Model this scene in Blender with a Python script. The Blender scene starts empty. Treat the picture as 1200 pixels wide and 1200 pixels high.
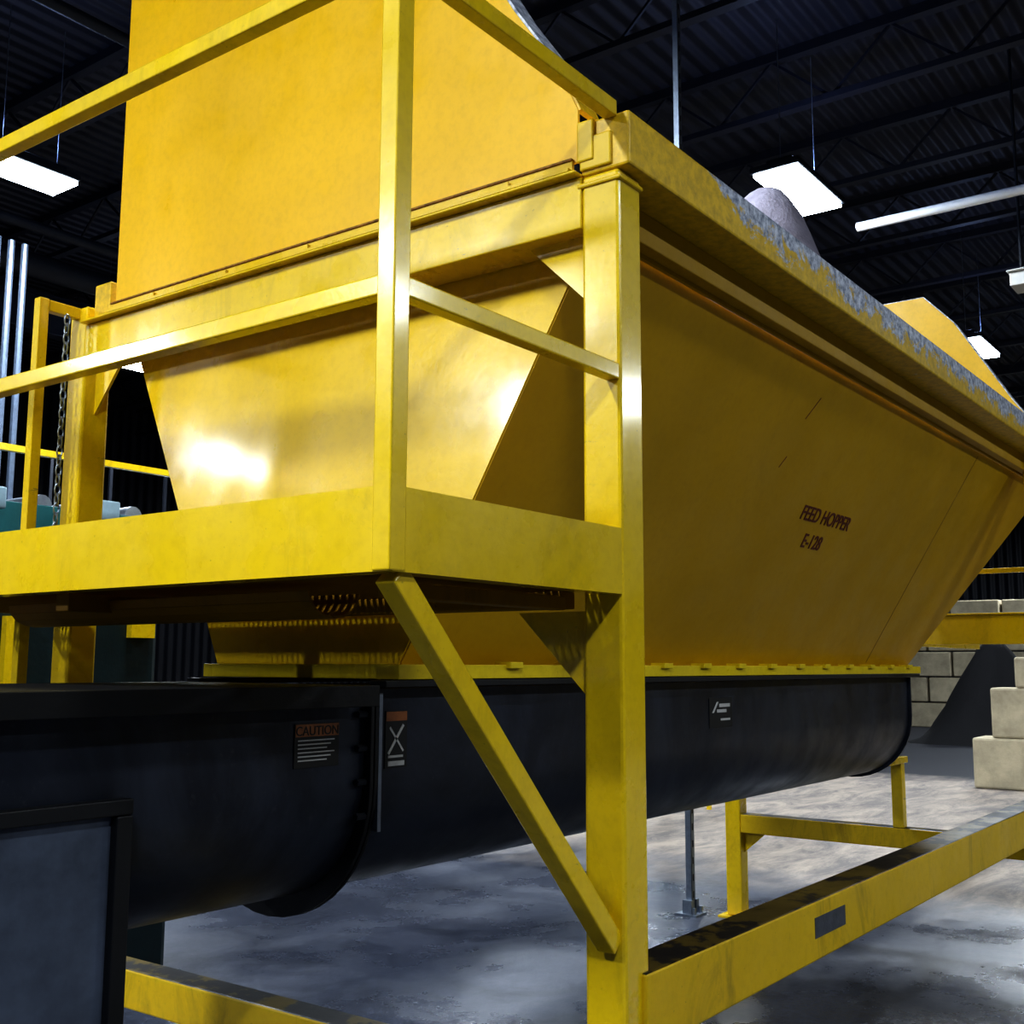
import bpy, bmesh, math, random
from mathutils import Vector, Matrix
random.seed(4)
scn = bpy.context.scene
COL = scn.collection

# ------------------------------------------------------------------ helpers
def empty(name):
    e = bpy.data.objects.new(name, None); COL.objects.link(e); e.empty_display_size = .2
    return e

class G:
    """geometry accumulator"""
    def __init__(s): s.v = []; s.f = []
    def box(s, x0, x1, y0, y1, z0, z1):
        n = len(s.v)
        s.v += [(x0,y0,z0),(x1,y0,z0),(x1,y1,z0),(x0,y1,z0),(x0,y0,z1),(x1,y0,z1),(x1,y1,z1),(x0,y1,z1)]
        s.f += [tuple(n+i for i in q) for q in [(0,3,2,1),(4,5,6,7),(0,1,5,4),(1,2,6,5),(2,3,7,6),(3,0,4,7)]]
        return s
    def beam(s, p, q, w, h, up=(0,0,1)):
        p = Vector(p); q = Vector(q); d = (q-p).normalized(); up = Vector(up)
        sd = d.cross(up).normalized(); u = sd.cross(d).normalized()
        n = len(s.v)
        for e in (p, q):
            for a, b in ((-1,-1),(1,-1),(1,1),(-1,1)):
                s.v.append(tuple(e + sd*a*w/2 + u*b*h/2))
        s.f += [tuple(n+i for i in q_) for q_ in [(0,3,2,1),(4,5,6,7),(0,1,5,4),(1,2,6,5),(2,3,7,6),(3,0,4,7)]]
        return s
    def tube(s, p, q, r, k=12):
        p = Vector(p); q = Vector(q); d = (q-p).normalized()
        a = d.orthogonal().normalized(); b = d.cross(a)
        n = len(s.v)
        for e in (p, q):
            for i in range(k):
                t = 2*math.pi*i/k
                s.v.append(tuple(e + (a*math.cos(t)+b*math.sin(t))*r))
        for i in range(k):
            j = (i+1) % k
            s.f.append((n+i, n+j, n+k+j, n+k+i))
        s.f.append(tuple(n+i for i in reversed(range(k)))); s.f.append(tuple(n+k+i for i in range(k)))
        return s
    def prism(s, pts, ext):
        n = len(s.v); k = len(pts); e = Vector(ext)
        s.v += [tuple(p) for p in pts] + [tuple(Vector(p)+e) for p in pts]
        s.f.append(tuple(n+i for i in reversed(range(k)))); s.f.append(tuple(n+k+i for i in range(k)))
        for i in range(k):
            j = (i+1) % k
            s.f.append((n+i, n+j, n+k+j, n+k+i))
        return s
    def make(s, name, mat, parent=None, bevel=0, smooth=False, solid=0):
        me = bpy.data.meshes.new(name); me.from_pydata(s.v, [], s.f)
        bm = bmesh.new(); bm.from_mesh(me); bmesh.ops.recalc_face_normals(bm, faces=bm.faces); bm.to_mesh(me); bm.free()
        ob = bpy.data.objects.new(name, me); COL.objects.link(ob)
        me.materials.append(mat)
        if parent: ob.parent = parent
        if solid:
            m = ob.modifiers.new('sol','SOLIDIFY'); m.thickness = solid; m.offset = 0
        if bevel:
            m = ob.modifiers.new('bev','BEVEL'); m.width = bevel; m.segments = 2; m.limit_method = 'ANGLE'; m.angle_limit = math.radians(40)
        if smooth:
            for p in me.polygons: p.use_smooth = True
            m = ob.modifiers.new('es','EDGE_SPLIT'); m.split_angle = math.radians(35)
        return ob

# ------------------------------------------------------------------ materials
class NT:
    def __init__(s, name):
        s.m = bpy.data.materials.new(name); s.m.use_nodes = True
        s.t = s.m.node_tree; s.b = s.t.nodes['Principled BSDF']
        s.tc = s.t.nodes.new('ShaderNodeTexCoord')
    def l(s, a, b): s.t.links.new(a, b)
    def map(s, scale=(1,1,1), rot=(0,0,0)):
        n = s.t.nodes.new('ShaderNodeMapping'); n.inputs['Scale'].default_value = scale; n.inputs['Rotation'].default_value = rot
        s.l(s.tc.outputs['Object'], n.inputs['Vector']); return n.outputs[0]
    def noise(s, scale, detail=4, rough=.55, vec=None, dist=0):
        n = s.t.nodes.new('ShaderNodeTexNoise'); n.inputs['Scale'].default_value = scale
        n.inputs['Detail'].default_value = detail; n.inputs['Roughness'].default_value = rough; n.inputs['Distortion'].default_value = dist
        s.l(vec if vec else s.tc.outputs['Object'], n.inputs['Vector']); return n.outputs['Fac']
    def ramp(s, fac, a, b, ca=(0,0,0,1), cb=(1,1,1,1)):
        n = s.t.nodes.new('ShaderNodeValToRGB'); e = n.color_ramp.elements
        e[0].position = a; e[1].position = b; e[0].color = ca; e[1].color = cb
        s.l(fac, n.inputs[0]); return n.outputs[0]
    def mix(s, fac, a, b, mode='MIX'):
        n = s.t.nodes.new('ShaderNodeMix'); n.data_type = 'RGBA'; n.blend_type = mode
        for val, idx in ((fac,0),(a,6),(b,7)):
            if isinstance(val, (int,float,tuple)): n.inputs[idx].default_value = val
            else: s.l(val, n.inputs[idx])
        return n.outputs[2]
    def math(s, op, a, b=0.0):
        n = s.t.nodes.new('ShaderNodeMath'); n.operation = op
        for i, v in enumerate((a, b)):
            if isinstance(v, (int,float)): n.inputs[i].default_value = v
            else: s.l(v, n.inputs[i])
        return n.outputs[0]
    def bump(s, h, strength=.2, dist=.01):
        n = s.t.nodes.new('ShaderNodeBump'); n.inputs['Strength'].default_value = strength; n.inputs['Distance'].default_value = dist
        s.l(h, n.inputs['Height']); s.l(n.outputs[0], s.b.inputs['Normal'])
    def set(s, **k):
        for a, v in k.items():
            inp = s.b.inputs[a.replace('_',' ')]
            if isinstance(v, (int,float,tuple)): inp.default_value = v
            else: s.l(v, inp)

def C(r, g, b): return (r, g, b, 1)

def yellow(name, base=(.74,.44,.004), dark=(.34,.19,.003), grime=.35, rough=.3, grimecol=(.05,.035,.012), top_dirt=False, coat=.15, spec=.4, dings=0):
    n = NT(name)
    big = n.ramp(n.noise(1.3, 3), .35, .7)
    c = n.mix(big, C(*base), C(base[0]*.86, base[1]*.86, base[2]))
    fine = n.ramp(n.noise(38, 6, .7), .45, .8)
    c = n.mix(n.math('MULTIPLY', fine, .22), c, C(*dark))
    st = n.ramp(n.noise(2.2, 7, .74, n.map((1.5,1.5,.5)), 1.2), .54, .84)
    c = n.mix(n.math('MULTIPLY', st, grime), c, C(*grimecol))
    st2 = n.ramp(n.noise(9, 8, .78, None, .5), .62, .76)
    c = n.mix(n.math('MULTIPLY', st2, grime*.7), c, C(*grimecol))
    spk = n.ramp(n.noise(90, 3, .6), .68, .75)
    c = n.mix(n.math('MULTIPLY', spk, .7*grime+.05), c, C(*grimecol))
    if dings:
        dg = n.ramp(n.noise(5, 9, .8, n.map((.6,.6,3.0),(.0,.5,0)), .4), .64, .67)
        c = n.mix(n.math('MULTIPLY', dg, dings), c, C(.09,.09,.10))
    if top_dirt:
        geo = n.t.nodes.new('ShaderNodeNewGeometry'); sep = n.t.nodes.new('ShaderNodeSeparateXYZ')
        n.l(geo.outputs['Normal'], sep.inputs[0])
        up = n.ramp(sep.outputs[2], .5, .75)
        k = n.ramp(n.noise(5, 6, .7), .30, .5)
        c = n.mix(n.math('MULTIPLY', up, n.math('MAXIMUM', k, .85)), c, C(.010,.009,.011))
    n.set(Base_Color=c)
    n.set(Roughness=n.ramp(n.noise(5, 5, .6), .3, .75, (rough-.06,)*3+(1,), (rough+.18,)*3+(1,)))
    n.set(Coat_Weight=coat, Coat_Roughness=.12, Specular_IOR_Level=spec)
    hh = n.math('ADD', n.noise(60, 4, .6), n.math('MULTIPLY', n.noise(2.5,2), 6.0))
    n.bump(hh, .06, .005)
    return n.m

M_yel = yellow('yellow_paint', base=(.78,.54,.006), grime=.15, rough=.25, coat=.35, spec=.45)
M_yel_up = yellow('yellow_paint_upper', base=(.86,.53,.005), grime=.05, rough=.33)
M_side = yellow('yellow_paint_side_shaded', base=(.56,.335,.002), grime=.15, rough=.42, coat=0, spec=.25)  # same hopper yellow, darkened so the sides' shade sits in the colour
M_frame = yellow('yellow_frame_paint', base=(.82,.585,.007), grime=.45, rough=.25, coat=.6, spec=.5, dings=.6)
M_rail = yellow('yellow_bottom_rail', base=(.76,.52,.008), grime=.85, rough=.4, top_dirt=True, dings=.9)
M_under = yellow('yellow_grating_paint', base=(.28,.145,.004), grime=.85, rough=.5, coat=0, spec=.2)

def worn():
    n = NT('worn_rim_paint')
    c = n.mix(n.ramp(n.noise(30,5,.7),.4,.8), C(.78,.52,.01), C(.42,.26,.01))
    sep = n.t.nodes.new('ShaderNodeSeparateXYZ'); n.l(n.tc.outputs['Object'], sep.inputs[0])
    ns = n.noise(8, 10, .80, n.map((1,1,1.4)), .9)
    zz = n.math('MULTIPLY', n.math('SUBTRACT', sep.outputs[2], 2.69), 2.2)
    xx = n.math('MINIMUM', n.math('MULTIPLY', n.math('SUBTRACT', sep.outputs[0], .50), .9), .08)
    m = n.ramp(n.math('ADD', n.math('ADD', ns, zz), xx), .57, .61)
    steel = n.mix(n.ramp(n.noise(35,6,.7),.38,.62), C(.74,.77,.85), C(.16,.19,.27))
    c = n.mix(m, c, steel)
    n.set(Base_Color=c, Roughness=.4, Metallic=n.math('MULTIPLY', m, .1)); n.bump(n.math('ADD', m, n.noise(40,4)), .2, .004)
    return n.m
M_worn = worn()

def simple(name, col, rough=.5, metal=0, var=.3, scale=8, bump=.1, emis=None, st=0):
    n = NT(name)
    f = n.ramp(n.noise(scale, 5, .65), .35, .75)
    c = n.mix(f, C(*col), C(*[v*(1-var) for v in col]))
    n.set(Base_Color=c, Roughness=rough, Metallic=metal)
    if bump: n.bump(n.noise(scale*5, 4), bump, .01)
    if emis:
        n.set(Emission_Color=C(*emis), Emission_Strength=st)
    return n.m

def trough_mat():
    n = NT('black_trough_steel')
    f = n.ramp(n.noise(2.5, 6, .7, n.map((1,1,.6)), .8), .35, .75)
    c = n.mix(f, C(.014,.018,.031), C(.050,.062,.092))
    c = n.mix(n.math('MULTIPLY', n.ramp(n.noise(40,5,.7),.6,.75), .4), c, C(.09,.09,.10))
    n.set(Base_Color=c, Metallic=.2, Roughness=n.ramp(n.noise(7,5),.3,.7,(.28,)*3+(1,),(.48,)*3+(1,)))
    n.bump(n.noise(50,3),.05,.004)
    return n.m
M_trough = trough_mat()
M_black = simple('black_paint', (.006,.007,.010), .5)
M_chute = simple('chute_blue_grey_steel', (.12,.145,.20), .38, .2, .6, 5)
M_steel = simple('galvanised_steel', (.35,.40,.48), .35, .8, .3, 20)
M_pipe = simple('conduit_steel', (.14,.18,.25), .45, .5, .3, 20)
M_dark = simple('dark_steel', (.02,.024,.036), .55, .3)
M_teal = simple('teal_paint', (.01,.10,.11), .45)
M_lblue = simple('light_blue_paint', (.26,.36,.42), .4)
M_white = simple('white_label', (.6,.6,.58), .5, 0, .2, 40, 0)
M_orange = simple('orange_label', (.42,.15,.04), .5, 0, .4, 40, 0)
M_ink = simple('red_brown_stencil', (.13,.015,.004), .6, 0, .2, 30, 0)
M_seam = simple('seam_paint', (.34,.19,.003), .5, 0, .4, 30, 0)
M_inkb = simple('black_ink', (.01,.01,.01), .6, 0, .1, 30, 0)
M_joist = simple('joist_paint', (.016,.018,.032), .6, .1)
M_heap = simple('grey_feed_material', (.36,.34,.42), .9, 0, .35, 12, .6)
M_black_pile = simple('black_pile_material', (.004,.004,.006), .9, 0, .3, 10, .5)
M_lamp = simple('lamp_lens', (1,1,1), .3, 0, 0, 1, 0, (.80,.93,1), 40)
M_block = simple('concrete_block', (.50,.44,.32), .9, 0, .45, 2.5, .5)

def floor_mat():
    n = NT('concrete_floor')
    a = n.ramp(n.noise(.5, 9, .66, None, .3), .32, .72)
    c = n.mix(a, C(.050,.058,.086), C(.098,.108,.140))
    c = n.mix(n.math('MULTIPLY', n.ramp(n.noise(22, 8, .8), .42, .72), .5), c, C(.030,.035,.050))
    st = n.ramp(n.noise(.9, 9, .74, None, .8), .50, .68)
    c = n.mix(n.math('MULTIPLY', st, .8), c, C(.015,.018,.028))
    sep = n.t.nodes.new('ShaderNodeSeparateXYZ'); n.l(n.tc.outputs['Object'], sep.inputs[0])
    wx = n.math('MULTIPLY', n.math('ADD', sep.outputs[0], n.math('MULTIPLY', n.noise(.9,6,.65), 3.0)), .05)
    far = n.ramp(wx, .325, .39)
    farcol = n.mix(n.ramp(n.noise(2.2,9,.8, n.map((.5,1.5,1)),.5),.40,.60), C(.33,.28,.235), C(.15,.135,.13))
    c = n.mix(far, c, farcol)
    c = n.mix(n.ramp(wx, .74, .79), c, C(.018,.019,.026))
    n.set(Base_Color=c)
    r = n.ramp(n.noise(.8, 7, .65), .36, .64, (.13,)*3+(1,), (.48,)*3+(1,))
    n.set(Roughness=n.mix(far, r, C(.75,.75,.75)))
    n.bump(n.noise(25, 6, .7), .15, .012)
    return n.m

def corr(name, col, axis, freq, st=.8):
    n = NT(name)
    w = n.t.nodes.new('ShaderNodeTexWave'); w.bands_direction = axis; w.inputs['Scale'].default_value = freq
    w.inputs['Distortion'].default_value = 0
    n.l(n.tc.outputs['Object'], w.inputs['Vector'])
    f = n.ramp(n.noise(.6,5),.3,.7)
    n.set(Base_Color=n.mix(f, C(*col), C(*[v*.6 for v in col])), Roughness=.6)
    n.bump(w.outputs['Fac'], st, .08)
    return n.m

# ------------------------------------------------------------------ room
X0, X1, Y0, Y1, ZC = -13, 34, -12, 22, 7.6
G().box(X0,X1,Y0,Y1,-.1,0).make('floor', floor_mat())
G().box(X0,X1,Y0,Y1,ZC,ZC+.1).make('ceiling', corr('roof_deck',(.028,.031,.052),'Y',1.6))
Mw = corr('wall_panel',(.018,.021,.034),'Y',1.2); Mw2 = corr('wall_panel_x',(.018,.021,.034),'X',1.2)
G().box(X1,X1+.1,Y0,Y1,0,ZC).make('wall_back', Mw)
G().box(X0-.1,X0,Y0,Y1,0,ZC).make('wall_front', Mw)
G().box(X0,X1,Y1,Y1+.1,0,ZC).make('wall_left', Mw2)
G().box(X0,X1,Y0-.1,Y0,0,ZC).make('wall_right', Mw2)

g = G()
x = X0+1
while x < X1:
    g.box(x-.05,x+.05,Y0,Y1,ZC-.10,ZC-.0)
    g.box(x-.05,x+.05,Y0,Y1,ZC-.66,ZC-.60)
    y = Y0
    k = 0
    while y < Y1-.6:
        za, zb = (ZC-.62, ZC-.08) if k % 2 == 0 else (ZC-.08, ZC-.62)
        g.beam((x,y,za),(x,y+.6,zb),.025,.025)
        y += .6; k += 1
    x += 2.0
g.make('ceiling_joists', M_joist)
g = G()
for y in (-6, 4.6, 14):
    g.box(X0,X1,y-.02,y+.02,ZC-1.25,ZC-.7); g.box(X0,X1,y-.12,y+.12,ZC-1.27,ZC-1.24); g.box(X0,X1,y-.12,y+.12,ZC-.71,ZC-.68)
g.make('ceiling_girders', M_joist)
G().tube((8.3,-11.9,5.72),(8.3,2.3,5.72),.045).make('ceiling_pipe', simple('white_pipe',(.8,.82,.85),.4,0,.1), smooth=True)
g = G()
g.tube((X0+.5,10.5,6.0),(33,10.5,6.0),.14).tube((X0+.5,9.9,6.2),(33,9.9,6.2),.06).tube((X0+.5,6.2,6.4),(33,6.2,6.4),.05)
g.make('overhead_duct', M_dark, smooth=True)

# ------------------------------------------------------------------ high bay fixtures
def fixture(x, y, z=5.8, power=190, up=6, k=1.0):
    e = empty('high_bay_light')
    e.location = (x, y, z)
    g = G()
    g.box(-.56*k,.56*k,-.23,.23,.02,.08); g.box(-.45*k,.45*k,-.12,.12,.08,.16)
    g.make('housing', M_dark, e, .01)
    g = G()
    for i in range(4):
        yy = -.15+.1*i
        g.box(-.54*k,.54*k,yy-.047,yy+.047,-.012,.018)
    g.make('lens_panel', M_lamp, e)
    g = G()
    for sx in (-.4*k,.4*k):
        g.tube((sx,0,.16),(sx,0,ZC-.3-z),.004,6)
    g.make('hanger_wires', M_steel, e)
    L = bpy.data.lights.new('fixture_lamp','AREA'); L.shape='RECTANGLE'; L.size=1.05*k; L.size_y=.4; L.energy=power; L.color=(.88,.94,1)
    lo = bpy.data.objects.new('fixture_lamp', L); COL.objects.link(lo); lo.parent = e; lo.location=(0,0,-.03)
    L = bpy.data.lights.new('added_deck_glow','POINT'); L.energy=up; L.color=(.40,.55,1); L.shadow_soft_size=.08  # added blue point light to give a glow on the roof deck
    lo = bpy.data.objects.new('added_deck_glow', L); COL.objects.link(lo); lo.parent = e; lo.location=(0,0,.45)
for (x,y,p,up,k) in [(7.35,2.5,250,32,1),(13.7,2.6,250,18,1),(19.9,2.6,200,8,1),(1.2,2.6,230,16,1),(3.0,7.9,180,22,.66),(9.5,7.6,200,6,1),(7.4,12.7,180,6,1),(17,9.5,180,5,1),(27,4,320,5,1),
              (-4.7,1.6,330,3,1),(-4.7,-3.6,260,3,1),(1.2,-7.8,220,3,1),(7.2,-7.8,220,3,1),(13.3,-7.8,260,3,1),(-8.4,6.4,560,3,1),(-8.4,12.2,470,3,1)]:
    fixture(x,y,5.8,p,up,k)

# ------------------------------------------------------------------ FEED HOPPER
hop = empty('feed_hopper')
zt, zb = 2.545, 1.50
xt0, xt1, xb0, xb1 = 0.125, 5.1, .05, 4.10
yn_t, yn_b, yf_t, yf_b = .15, .69, 1.97, 1.40
def plate(pts, name, mat, th=.008):
    g = G(); g.v = [tuple(p) for p in pts]; g.f = [tuple(range(len(pts)))]
    return g.make(name, mat, hop, solid=th)
A_=(xt0,yn_t,zt); B_=(xt1,yn_t,zt); Cc=(xb1,yn_b,zb); D_=(xb0,yn_b,zb)
E_=(xt0,yf_t,zt); F_=(xt1,yf_t,zt); H_=(xb1,yf_b,zb); I_=(xb0,yf_b,zb)
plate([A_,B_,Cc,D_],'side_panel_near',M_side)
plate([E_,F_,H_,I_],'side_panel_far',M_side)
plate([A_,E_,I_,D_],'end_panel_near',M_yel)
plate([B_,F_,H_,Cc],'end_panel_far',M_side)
g = G()
g.box(.125,5.14,.125,.135,2.535,2.70).box(.125,5.14,1.985,1.995,2.535,2.70)
g.box(.117,.125,.125,1.995,2.535,2.70).box(5.10,5.11,.125,1.995,2.535,2.70)
g.make('collar', M_side, hop)
for xx, nm in ((.0,'tall_end_plate_near'),(5.12,'tall_end_plate_far')):
    g = G()
    poly = [(.11,2.67),(.11,2.80),(.17,2.93),(.30,3.12),(.62,3.66),(.80,3.86),(1.93,3.86),(1.93,2.67)]
    g.prism([(xx,a,b) for a,b in poly],(.008,0,0))
    g.make(nm, M_yel_up, hop)
    g = G()
    for i in range(1,6):
        p, q = poly[i], poly[i+1]
        g.beam((xx+.05,p[0],p[1]),(xx+.05,q[0],q[1]),.09,.012,(0,-1,1))
    g.make(nm+'_flange', M_worn, hop)
g = G(); g.box(-.002,5.2,-.03,.10,2.63,2.76)
g.make('side_rim_near', M_worn, hop, .006)
g = G(); g.box(-.002,5.2,1.96,2.05,2.64,2.76)
g.make('side_rim_far', M_worn, hop, .006)
G().box(.11,5.15,.085,.124,2.545,2.629).make('rim_lower_band', M_side, hop, .003)
g = G()
g.box(-.03,4.13,.62,.697,1.463,1.50).box(.02,4.13,1.393,1.43,1.463,1.50).box(.02,.06,.697,1.393,1.463,1.50).box(4.07,4.13,.697,1.393,1.463,1.5)
for i in range(14):
    x = .15+i*.29
    g.box(x-.03,x+.03,.605,.66,1.49,1.508)
g.make('outlet_flange', yellow('bright_flange_paint', base=(.85,.66,.02), grime=.3), hop, .002)
g = G()
g.box(-.028,-.001,.12,1.95,2.64,2.648)
g.box(-.010,-.001,.12,1.95,2.648,2.672)
for i in range(5):
    y=.35+i*.35; g.box(-.02,-.0,y-.05,y+.05,2.649,2.664)
g.make('end_flange_angle', M_yel, hop)
g = G(); g.box(-.014,.002,.12,1.94,2.672,2.677)
g.make('rusty_weld_bead', simple('rust_weld',(.38,.18,.03),.7,0,.8,60,.5), hop)
u = Vector((0,yn_t-yn_b,zt-zb)).normalized(); nrm = Vector((0,-(zt-zb),-(yn_b-yn_t))).normalized()
def on_side(x, z, off=.006):
    t = (z-zb)/(zt-zb)
    return Vector((x, yn_b+(yn_t-yn_b)*t, z)) + nrm*off
g = G()
for (xa,za,xb_,zb_) in [(1.66,2.37,1.71,2.45),(1.62,2.20,1.645,2.24)]:
    g.beam(on_side(xa,za,.0045),on_side(xb_,zb_,.0045),.003,.002,nrm)
g.make('panel_scratches', M_ink, hop)
g = G()
g.beam(on_side(3.44,1.52,.004),on_side(3.66,2.53,.004),.006,.003,nrm)
g.make('panel_seam', M_seam, hop)
def text(s, loc, size, xdir, updir, mat, parent, name, ext=.0005, off=0):
    cu = bpy.data.curves.new(name,'FONT'); cu.body = s; cu.size = size; cu.extrude = ext; cu.align_x='CENTER'; cu.offset = off
    o = bpy.data.objects.new(name, cu); COL.objects.link(o); o.data.materials.append(mat); o.parent = parent
    xd = Vector(xdir).normalized(); ud = Vector(updir).normalized(); zd = xd.cross(ud)
    m = Matrix((xd, ud, zd)).transposed().to_4x4(); m.translation = Vector(loc); o.matrix_world = m
    return o
text('FEED HOPPER', on_side(2.22,2.06,.0055), .082,(1,0,0),u,M_ink,hop,'stencil_text_line_1', .001, .001)
text('E-128', on_side(2.18,1.965,.0055), .082,(1,0,0),u,M_ink,hop,'stencil_text_line_2', .001, .001)
g = G(); nx, ny = 90, 30
for i in range(nx+1):
    for j in range(ny+1):
        x = .3+4.4*i/nx; y=.3+1.4*j/ny
        r2 = ((x-3.02)**2+(y-.95)**2)/.42**2
        z = 2.42+1.42*math.exp(-r2**1.25)+random.uniform(-.006,.006)+.05*math.sin(x*7)
        g.v.append((x,y,z))
for i in range(nx):
    for j in range(ny):
        a=i*(ny+1)+j; g.f.append((a,a+ny+1,a+ny+2,a+1))
g.make('feed_heap', M_heap, hop)
for p in bpy.data.objects['feed_heap'].data.polygons: p.use_smooth=True

# ------------------------------------------------------------------ SUPPORT FRAME
fr = empty('hopper_support_frame')
Yf0, Yf1 = 2.09, 2.19
g = G()
for (x,y,t) in ((0,0,2.629),(0,Yf0,2.70),(4.35,0,2.629),(4.35,1.80,2.52)):
    g.box(x,x+.1,y,y+.1,.012,t)
g.make('posts', M_frame, fr, .008)
g = G()
for (x,y) in ((0,0),(0,Yf0),(4.35,0),(4.35,1.80)):
    g.box(x-.04,x+.14,y-.04,y+.14,0,.012)
g.make('base_plates', M_frame, fr)
g = G(); g.box(-.003,.114,.1,Yf0,2.505,2.63)
g.box(-.03,.018,.101,Yf0-.001,2.631,2.639)
g.make('top_cross_beam', M_frame, fr, .003)
g = G(); g.box(.065,4.35,-.012,.098,.695,.853)
g.make('bottom_side_rail', M_rail, fr, .006)
g = G(); g.box(.002,.098,.1,Yf0,.50,.61).box(4.352,4.448,.1,1.8,.50,.61)
g.make('bottom_cross_rails', M_rail, fr, .006)
g = G()
g.prism([(.045,.10,2.505),(.045,.28,2.505),(.045,.10,2.33)],(.01,0,0))
g.prism([(.045,Yf0,2.505),(.045,Yf0-.15,2.505),(.045,Yf0,2.33)],(.01,0,0))
g.prism([(.03,.10,1.62),(.03,.30,1.62),(.03,.10,1.42)],(.01,0,0))
g.prism([(.10,.05,2.62),(.16,.05,2.62),(.10,.05,2.49)],(0,.01,0))
g.prism([(4.40,1.80,.5),(4.40,1.66,.5),(4.40,1.80,.38)],(.01,0,0))
g.make('gusset_plates', M_frame, fr)
g = G(); g.box(-.010,.03,.015,.10,2.64,2.72).box(-.014,-.001,.06,.105,2.66,2.76).box(-.006,.1,-.008,.11,2.60,2.612)
g.make('post_cap_clips', M_yel, fr, .004)
g = G(); g.box(.99,1.22,-.0135,-.012,.755,.81)
g.make('bare_metal_patch', simple('scraped_paint',(.10,.11,.13),.5,0,.5,30), fr)
G().box(4.36,4.42,.82,.88,.61,1.0).box(4.10,4.42,.80,.88,.965,1.0).make('trough_leg', M_frame, fr, .003)

# ------------------------------------------------------------------ PLATFORM
pf = empty('access_platform')
px0 = -.742; zp0, zp1 = 1.653, 1.797
g = G()
g.box(px0,px0+.008,.002,2.3,zp0,zp1).box(px0+.008,px0+.05,.06,2.3,zp0,zp0+.009).box(px0+.008,px0+.05,.06,2.3,zp1-.009,zp1)
g.box(px0+.009,-.001,0,.008,zp0,zp1).box(px0+.009,-.001,.008,.05,zp0,zp0+.009).box(px0+.05,-.001,.008,.05,zp1-.009,zp1)
g.make('edge_channels', M_frame, pf)
g = G()
g.box(-.06,-.004,.12,2.08,zp0-.03,zp0+.008).box(px0+.05,-.07,1.0,1.05,zp0-.04,zp0)
g.box(-.62,-.07,.10,.14,zp0-.035,zp0-.005)
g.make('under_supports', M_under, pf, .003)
g = G()
y = .06
while y < 2.28:
    g.box(px0+.06,-.01,y,y+.006,zp0+.008,zp0+.04); y += .02
x = px0+.07
while x < -.02:
    g.box(x,x+.008,.05,2.28,zp0+.028,zp0+.042); x += .05
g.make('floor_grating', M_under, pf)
g = G()
for k in range(8):
    a0 = math.pi*k/8; a1 = math.pi*(k+1)/8
    g.v += [(-.52+.07*math.cos(a0),.35,zp0-.012-.05*math.sin(a0)),(-.52+.07*math.cos(a0),1.42,zp0-.012-.05*math.sin(a0)),
            (-.52+.07*math.cos(a1),1.42,zp0-.012-.05*math.sin(a1)),(-.52+.07*math.cos(a1),.35,zp0-.012-.05*math.sin(a1))]
    n=len(g.v)-4; g.f.append((n,n+1,n+2,n+3))
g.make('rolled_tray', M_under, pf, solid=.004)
g = G()
g.beam((-.70,.035,1.653),(-.003,.035,.92),.045,.045,(0,1,0))
g.make('diagonal_brace', M_frame, pf, .004)
s=.038
g = G()
g.box(px0-.003,px0+s,-.003,s,zp1-.143,2.85)
g.box(px0-.003,px0+s,2.2,2.2+s,zp1-.1,2.79)
g.box(px0+.002,px0+s-.002,s,2.2,2.752,2.79).box(px0+.002,px0+s-.002,s,2.2,2.132,2.168)
g.box(px0+s,-.0,.002,s-.002,2.752,2.79).box(px0+s,-.0,.002,s-.002,2.132,2.168)
g.make('guard_rails', M_frame, pf, .003)
g = G()
g.box(-.15,-.115,2.13,2.165,1.30,2.70).box(-.114,.0,2.131,2.164,2.66,2.698)
g.make('gate_frame', M_frame, pf, .003)
g = G()
def ring(c, r, tr, rot):
    n0=len(g.v); K=10; L=5
    for i in range(K):
        a=2*math.pi*i/K
        for j in range(L):
            b=2*math.pi*j/L
            rr=r+tr*math.cos(b)
            x_,z_,y_= rr*math.cos(a)*.6, rr*math.sin(a)*1.2, tr*math.sin(b)
            if rot: x_,y_=y_,x_
            g.v.append((c[0]+x_,c[1]+y_,c[2]+z_))
    for i in range(K):
        for j in range(L):
            g.f.append((n0+i*L+j,n0+((i+1)%K)*L+j,n0+((i+1)%K)*L+(j+1)%L,n0+i*L+(j+1)%L))
for i in range(25):
    ring((-.055,2.12,2.64-i*.032),.016,.004,i%2)
g.make('safety_chain', M_steel, pf)

# ------------------------------------------------------------------ SCREW CONVEYOR
sc = empty('screw_conveyor_trough')
yc, zc, R = 1.0, 1.24, .32
def uprof(r, ztop, steps=20, zc=zc):
    pts=[(yc-r,ztop)]
    for i in range(steps+1):
        a=math.pi+math.pi*i/steps
        pts.append((yc+r*math.cos(a), zc+r*math.sin(a)))
    pts.append((yc+r,ztop)); return pts
def shell(xa, xb, r, ztop, name, mat):
    P=uprof(r,ztop); g=G()
    for xx in (xa,xb): g.v += [(xx,a,b) for a,b in P]
    n=len(P)
    for i in range(n-1): g.f.append((i,i+1,n+i+1,n+i))
    return g.make(name, mat, sc, smooth=True, solid=.006)
xf = -.075
shell(xf+.02,4.08,R,1.44,'trough_main',M_trough)
shell(-2.6,xf-.01,R,1.43,'trough_drive_section',M_trough)
for xx,rr,z_ in ((xf-.012,.345,zc-.03),(xf+.003,.345,zc-.03),(4.07,.34,zc)):
    g=G(); g.prism([(xx,a,b) for a,b in uprof(rr,1.442,20,z_)],(.012,0,0)); g.make('flange_plate',M_black if xx<1 else M_trough,sc,.002)
g=G(); g.box(-2.6,xf-.02,.625,1.375,1.434,1.450).box(-2.6,xf-.02,.62,.625,1.40,1.450).box(xf,4.11,.62,.675,1.444,1.461).box(xf,4.11,1.325,1.38,1.444,1.461)
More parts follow.
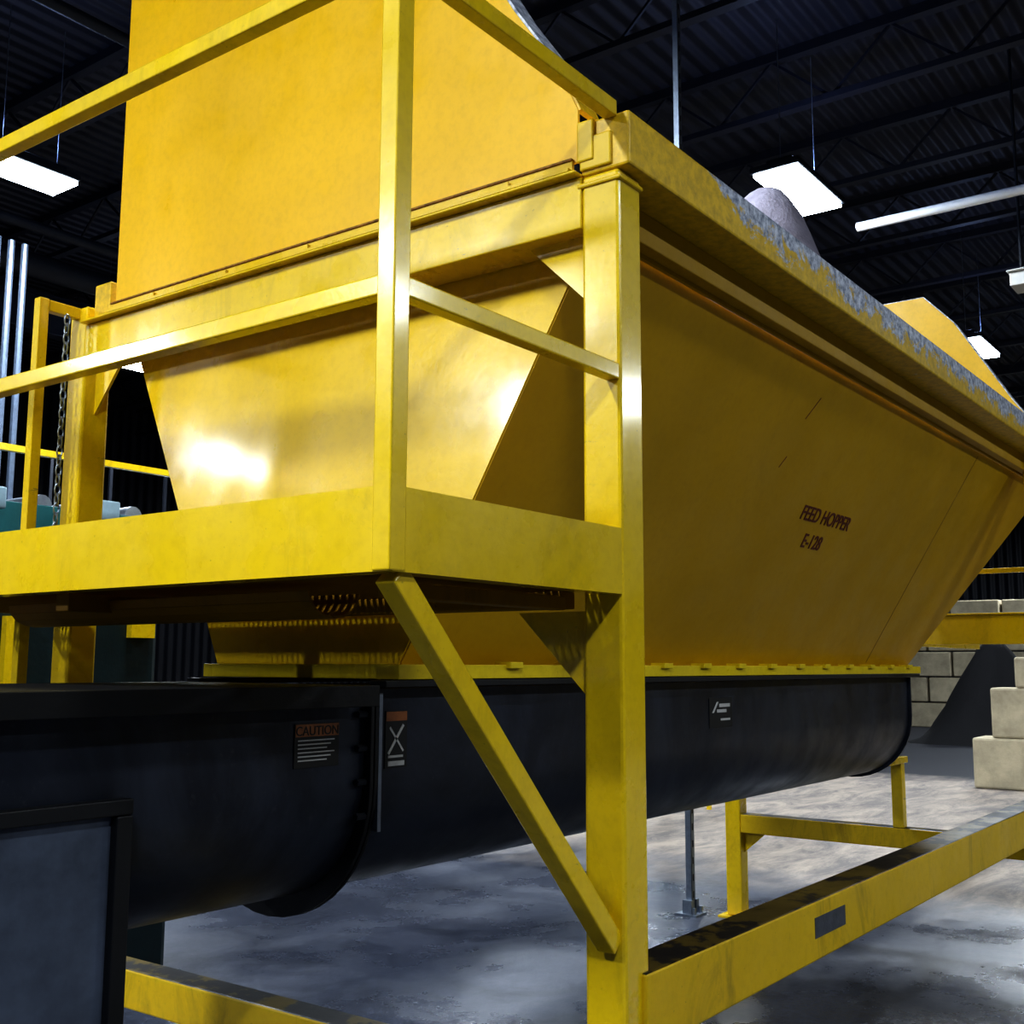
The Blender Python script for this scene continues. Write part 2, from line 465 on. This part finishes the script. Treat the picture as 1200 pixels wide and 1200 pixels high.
g.make('cover_and_lips',M_black,sc,.002)
g=G()
for xx in (xf-.045,):
    for zz in (1.38,1.30,1.22,1.14):
        g.tube((xx,.67,zz),(xx+.03,.67,zz),.009,6)
g.make('flange_bolts',M_dark,sc)
g=G(); g.box(xf+.016,xf+.028,.655,.675,1.10,1.43)
g.make('flange_bright_edge',M_steel,sc)
G().tube((-2.5,yc,zc),(4.05,yc,zc),.04).make('screw_shaft',M_dark,sc,smooth=True)
g=G(); g.box(-1.9,-.78,.645,1.35,.02,1.22)
g.make('discharge_chute',M_chute,sc,.006)
g=G(); g.box(-1.9,-.765,.625,.66,1.215,1.245).box(-.80,-.765,.625,.66,.0,1.214)
g.make('chute_edge_angle',M_black,sc,.003)
def label(xa,xb,za,zb_,y,name,bg):
    G().box(xa,xb,y-.0015,y,za,zb_).make(name,bg,sc)
ysd = yc-R-.004
label(-.315,-.175,1.265,1.365,ysd,'caution_label',M_inkb)
label(-.313,-.177,1.335,1.363,ysd-.001,'caution_label_header',M_orange)
text('CAUTION',(-.245,ysd-.003,1.338),.030,(1,0,0),(0,0,1),M_inkb,sc,'caution_text')
for i in range(6):
    label(-.305,-.19-.012*(i%3),1.325-i*.009,1.328-i*.009,ysd-.001,'caution_line',M_white)
label(-.015,.065,1.245,1.385,ysd,'warning_label',M_inkb)
label(-.013,.063,1.36,1.383,ysd-.001,'warning_header',M_orange)
g=G()
g.box(-.005,.055,ysd-.0025,ysd-.001,1.25,1.262); g.beam((-.005,ysd-.002,1.28),(.05,ysd-.002,1.35),.002,.008,(0,0,1)); g.beam((.0,ysd-.002,1.345),(.05,ysd-.002,1.285),.002,.006,(0,0,1)); g.box(-.005,.05,ysd-.0025,ysd-.001,1.27,1.276)
g.make('warning_pictogram',M_white,sc)
label(1.74,1.93,1.27,1.38,ysd,'maker_plate',M_inkb)
g=G()
g.prism([(1.76,ysd-.002,1.325),(1.80,ysd-.002,1.365),(1.815,ysd-.002,1.365),(1.775,ysd-.002,1.325)],(0,-.001,0))
g.box(1.82,1.91,ysd-.003,ysd-.002,1.345,1.358).box(1.80,1.88,ysd-.003,ysd-.002,1.325,1.337).box(1.83,1.91,ysd-.003,ysd-.002,1.295,1.303)
g.make('maker_logo_marks',M_white,sc)

# ------------------------------------------------------------------ strut post
st = empty('strut_post')
px_, py_ = 4.27, 2.10
g=G(); g.box(px_-.02,px_+.02,py_-.02,py_-.017,.012,ZC-.66).box(px_-.02,px_-.017,py_-.02,py_+.02,.012,ZC-.66).box(px_+.017,px_+.02,py_-.02,py_+.02,.012,ZC-.66)
g.make('channel',M_steel,st)
g=G(); g.box(px_-.07,px_+.07,py_-.07,py_+.07,0,.012).tube((px_-.045,py_-.045,.012),(px_-.045,py_-.045,.05),.012,6).tube((px_+.045,py_-.045,.012),(px_+.045,py_-.045,.05),.012,6)
g.box(px_-.05,px_-.021,py_-.03,py_+.03,.012,.09).box(px_+.021,px_+.05,py_-.03,py_+.03,.012,.09)
g.make('foot_bracket',M_steel,st)
g=G()
for i in range(60):
    g.box(px_-.006,px_+.006,py_-.0215,py_-.02,.1+i*.1,.14+i*.1)
g.make('slots',M_black,st)

# ------------------------------------------------------------------ right-hand platform behind
rp = empty('rear_platform')
g=G(); g.box(6.5,6.56,-3,1.6,1.66,1.87).box(6.47,6.6,-3,1.6,1.871,1.885).box(6.56,9.0,1.54,1.6,1.66,1.87)
g.box(6.5,6.6,-2.9,-2.8,0,1.66).box(6.5,6.6,-.1,0,0,1.66).box(8.9,9,-3,-2.9,0,1.66).box(6.56,9,-3,-2.94,1.66,1.87)
g.make('deck_beams',M_frame,rp,.004)
g=G(); g.box(6.5,6.54,-3,1.6,2.17,2.205).box(6.5,6.54,1.56,1.6,1.885,2.25)
g.make('rails',M_frame,rp,.003)

# ------------------------------------------------------------------ concrete blocks
def blocks(name, lst, mat=M_block):
    g=G()
    for b in lst: g.box(*b)
    return g.make(name, mat, None, .03)
blocks('concrete_block_stack', [(12.9,13.5,1.35,2.68,0,.62),(12.95,13.55,-.2,1.33,0,.62),(12.95,13.5,1.1,2.45,.62,1.24),(13.0,13.5,-.2,1.08,.62,1.24),(12.95,13.5,.6,2.15,1.24,1.62)])
lst=[]
for c in range(6):
    y=-4+(.6 if c%2 else 0)
    while y<12:
        dx=random.uniform(-.08,.08)
        if not (c==5 and random.random()<.5):
            lst.append((27+dx,27.7+dx,y,y+1.15,c*.63,c*.63+.6))
        y+=1.2
blocks('concrete_block_wall', lst)
g=G(); K=28; J=10
for j in range(J+1):
    r=1.7*j/J
    for i in range(K):
        a=2*math.pi*i/K; zz=2.15*(math.exp(-(r/.95)**2)-math.exp(-(1.7/.95)**2))
        w=1+.12*math.sin(3*a)+.06*math.sin(7*a+j)
        g.v.append((22.5+r*w*math.cos(a)*1.1,4.7+r*w*math.sin(a),max(zz,0)))
for j in range(J):
    for i in range(K):
        g.f.append((j*K+i,j*K+(i+1)%K,(j+1)*K+(i+1)%K,(j+1)*K+i))
o=g.make('black_material_pile',M_black_pile)
for p in o.data.polygons: p.use_smooth=True

# ------------------------------------------------------------------ left background equipment
eq = empty('belt_conveyor')
g=G(); g.box(-1.5,9,4.6,4.66,2.10,2.38).box(-1.5,9,5.4,5.46,2.10,2.38)
for x in (-1,1,8.5): g.box(x,x+.1,4.6,4.7,0,2.1).box(x,x+.1,5.36,5.46,0,2.1)
g.make('frame',M_teal,eq,.005)
g=G()
for i in range(34): g.tube((-1.3+i*.3,4.66,2.39),(-1.3+i*.3,5.4,2.39),.06)
g.make('rollers',M_steel,eq,smooth=True)
g=G()
for i in range(14): g.box(-1.2+i*.7,-1.0+i*.7,4.50,4.60,2.32,2.44)
g.make('bearing_blocks',M_lblue,eq,.01)
g=G(); g.box(-1.5,9,4.3,4.34,2.60,2.635)
for x in (-1.2,8.9): g.box(x,x+.04,4.3,4.34,0,2.6)
g.make('guard_rail',M_frame,eq)
mc = empty('compactor_machine')
g=G(); g.box(-1.0,1.35,3.3,4.15,.0,1.25).box(-.8,1.3,3.4,4.05,1.25,1.75)
g.make('body',simple('dark_teal_body',(.004,.020,.026),.45),mc,.03)
g=G(); g.box(1.12,1.25,3.36,3.4,1.62,1.8).box(.5,.6,3.36,3.4,1.3,1.7)
g.make('guard_bracket',M_frame,mc)
g=G()
for (x,y,r) in ((-1.25,3.05,.022),(-1.17,3.35,.016),(-1.3,2.9,.012),(-1.15,4.2,.03)):
    g.tube((x,y,0),(x,y,ZC-.7),r)
for zz in (2.9,4.0,5.2): g.box(-1.38,-1.1,2.98,3.02,zz,zz+.04)
g.make('conduit_riser',M_pipe,None,smooth=True)
g=G()
for i in range(9): g.tube((2.5+i*.14,9,0),(2.5+i*.14,9,5.6),.035,8)
g.make('pipe_bank',M_pipe,smooth=True)
g=G()
g.box(5,12,14,16,3.2,3.5).box(5,5.2,14,14.2,0,3.2).box(11.8,12,14,14.2,0,3.2).box(5,12,13.96,14,4.5,4.56)
for i in range(8): g.box(5+i,5.05+i,13.96,14,3.5,4.56)
g.make('mezzanine',M_dark)
cm = empty('security_camera')
g=G(); g.box(8.9,9.2,.93,1.08,5.05,5.18).box(8.86,9.1,.91,1.10,5.18,5.20)
g.make('camera_body',simple('camera_white',(.5,.5,.48),.4,0,.1),cm,.01)
G().tube((9.05,1.0,5.20),(9.05,1.0,ZC),.015).make('drop_pole',M_dark,cm)

# ------------------------------------------------------------------ world, camera
w = bpy.data.worlds.new('world'); scn.world = w; w.use_nodes = True
w.node_tree.nodes['Background'].inputs[0].default_value = (.05,.07,.12,1); w.node_tree.nodes['Background'].inputs[1].default_value = .3

f = 1323.0
a = Vector((990,-183,-f)); b = Vector((-1800,-172,-f))
xa = a.normalized(); b = (b - xa*b.dot(xa)).normalized(); zz = xa.cross(b)
Rw = Matrix((xa, b, zz))
cam = bpy.data.cameras.new('camera'); co = bpy.data.objects.new('camera', cam); COL.objects.link(co)
cam.sensor_width = 36; cam.lens = f/1200*36; cam.clip_start=.05; cam.clip_end=200
m = Rw.to_4x4(); m.translation = Vector((-2.11,-1.267,1.5)); co.matrix_world = m
scn.camera = co
scn.view_settings.view_transform = 'Standard'
try: scn.view_settings.look = 'Medium High Contrast'
except Exception: pass
scn.view_settings.exposure = 0.12
scn.view_settings.gamma = .86
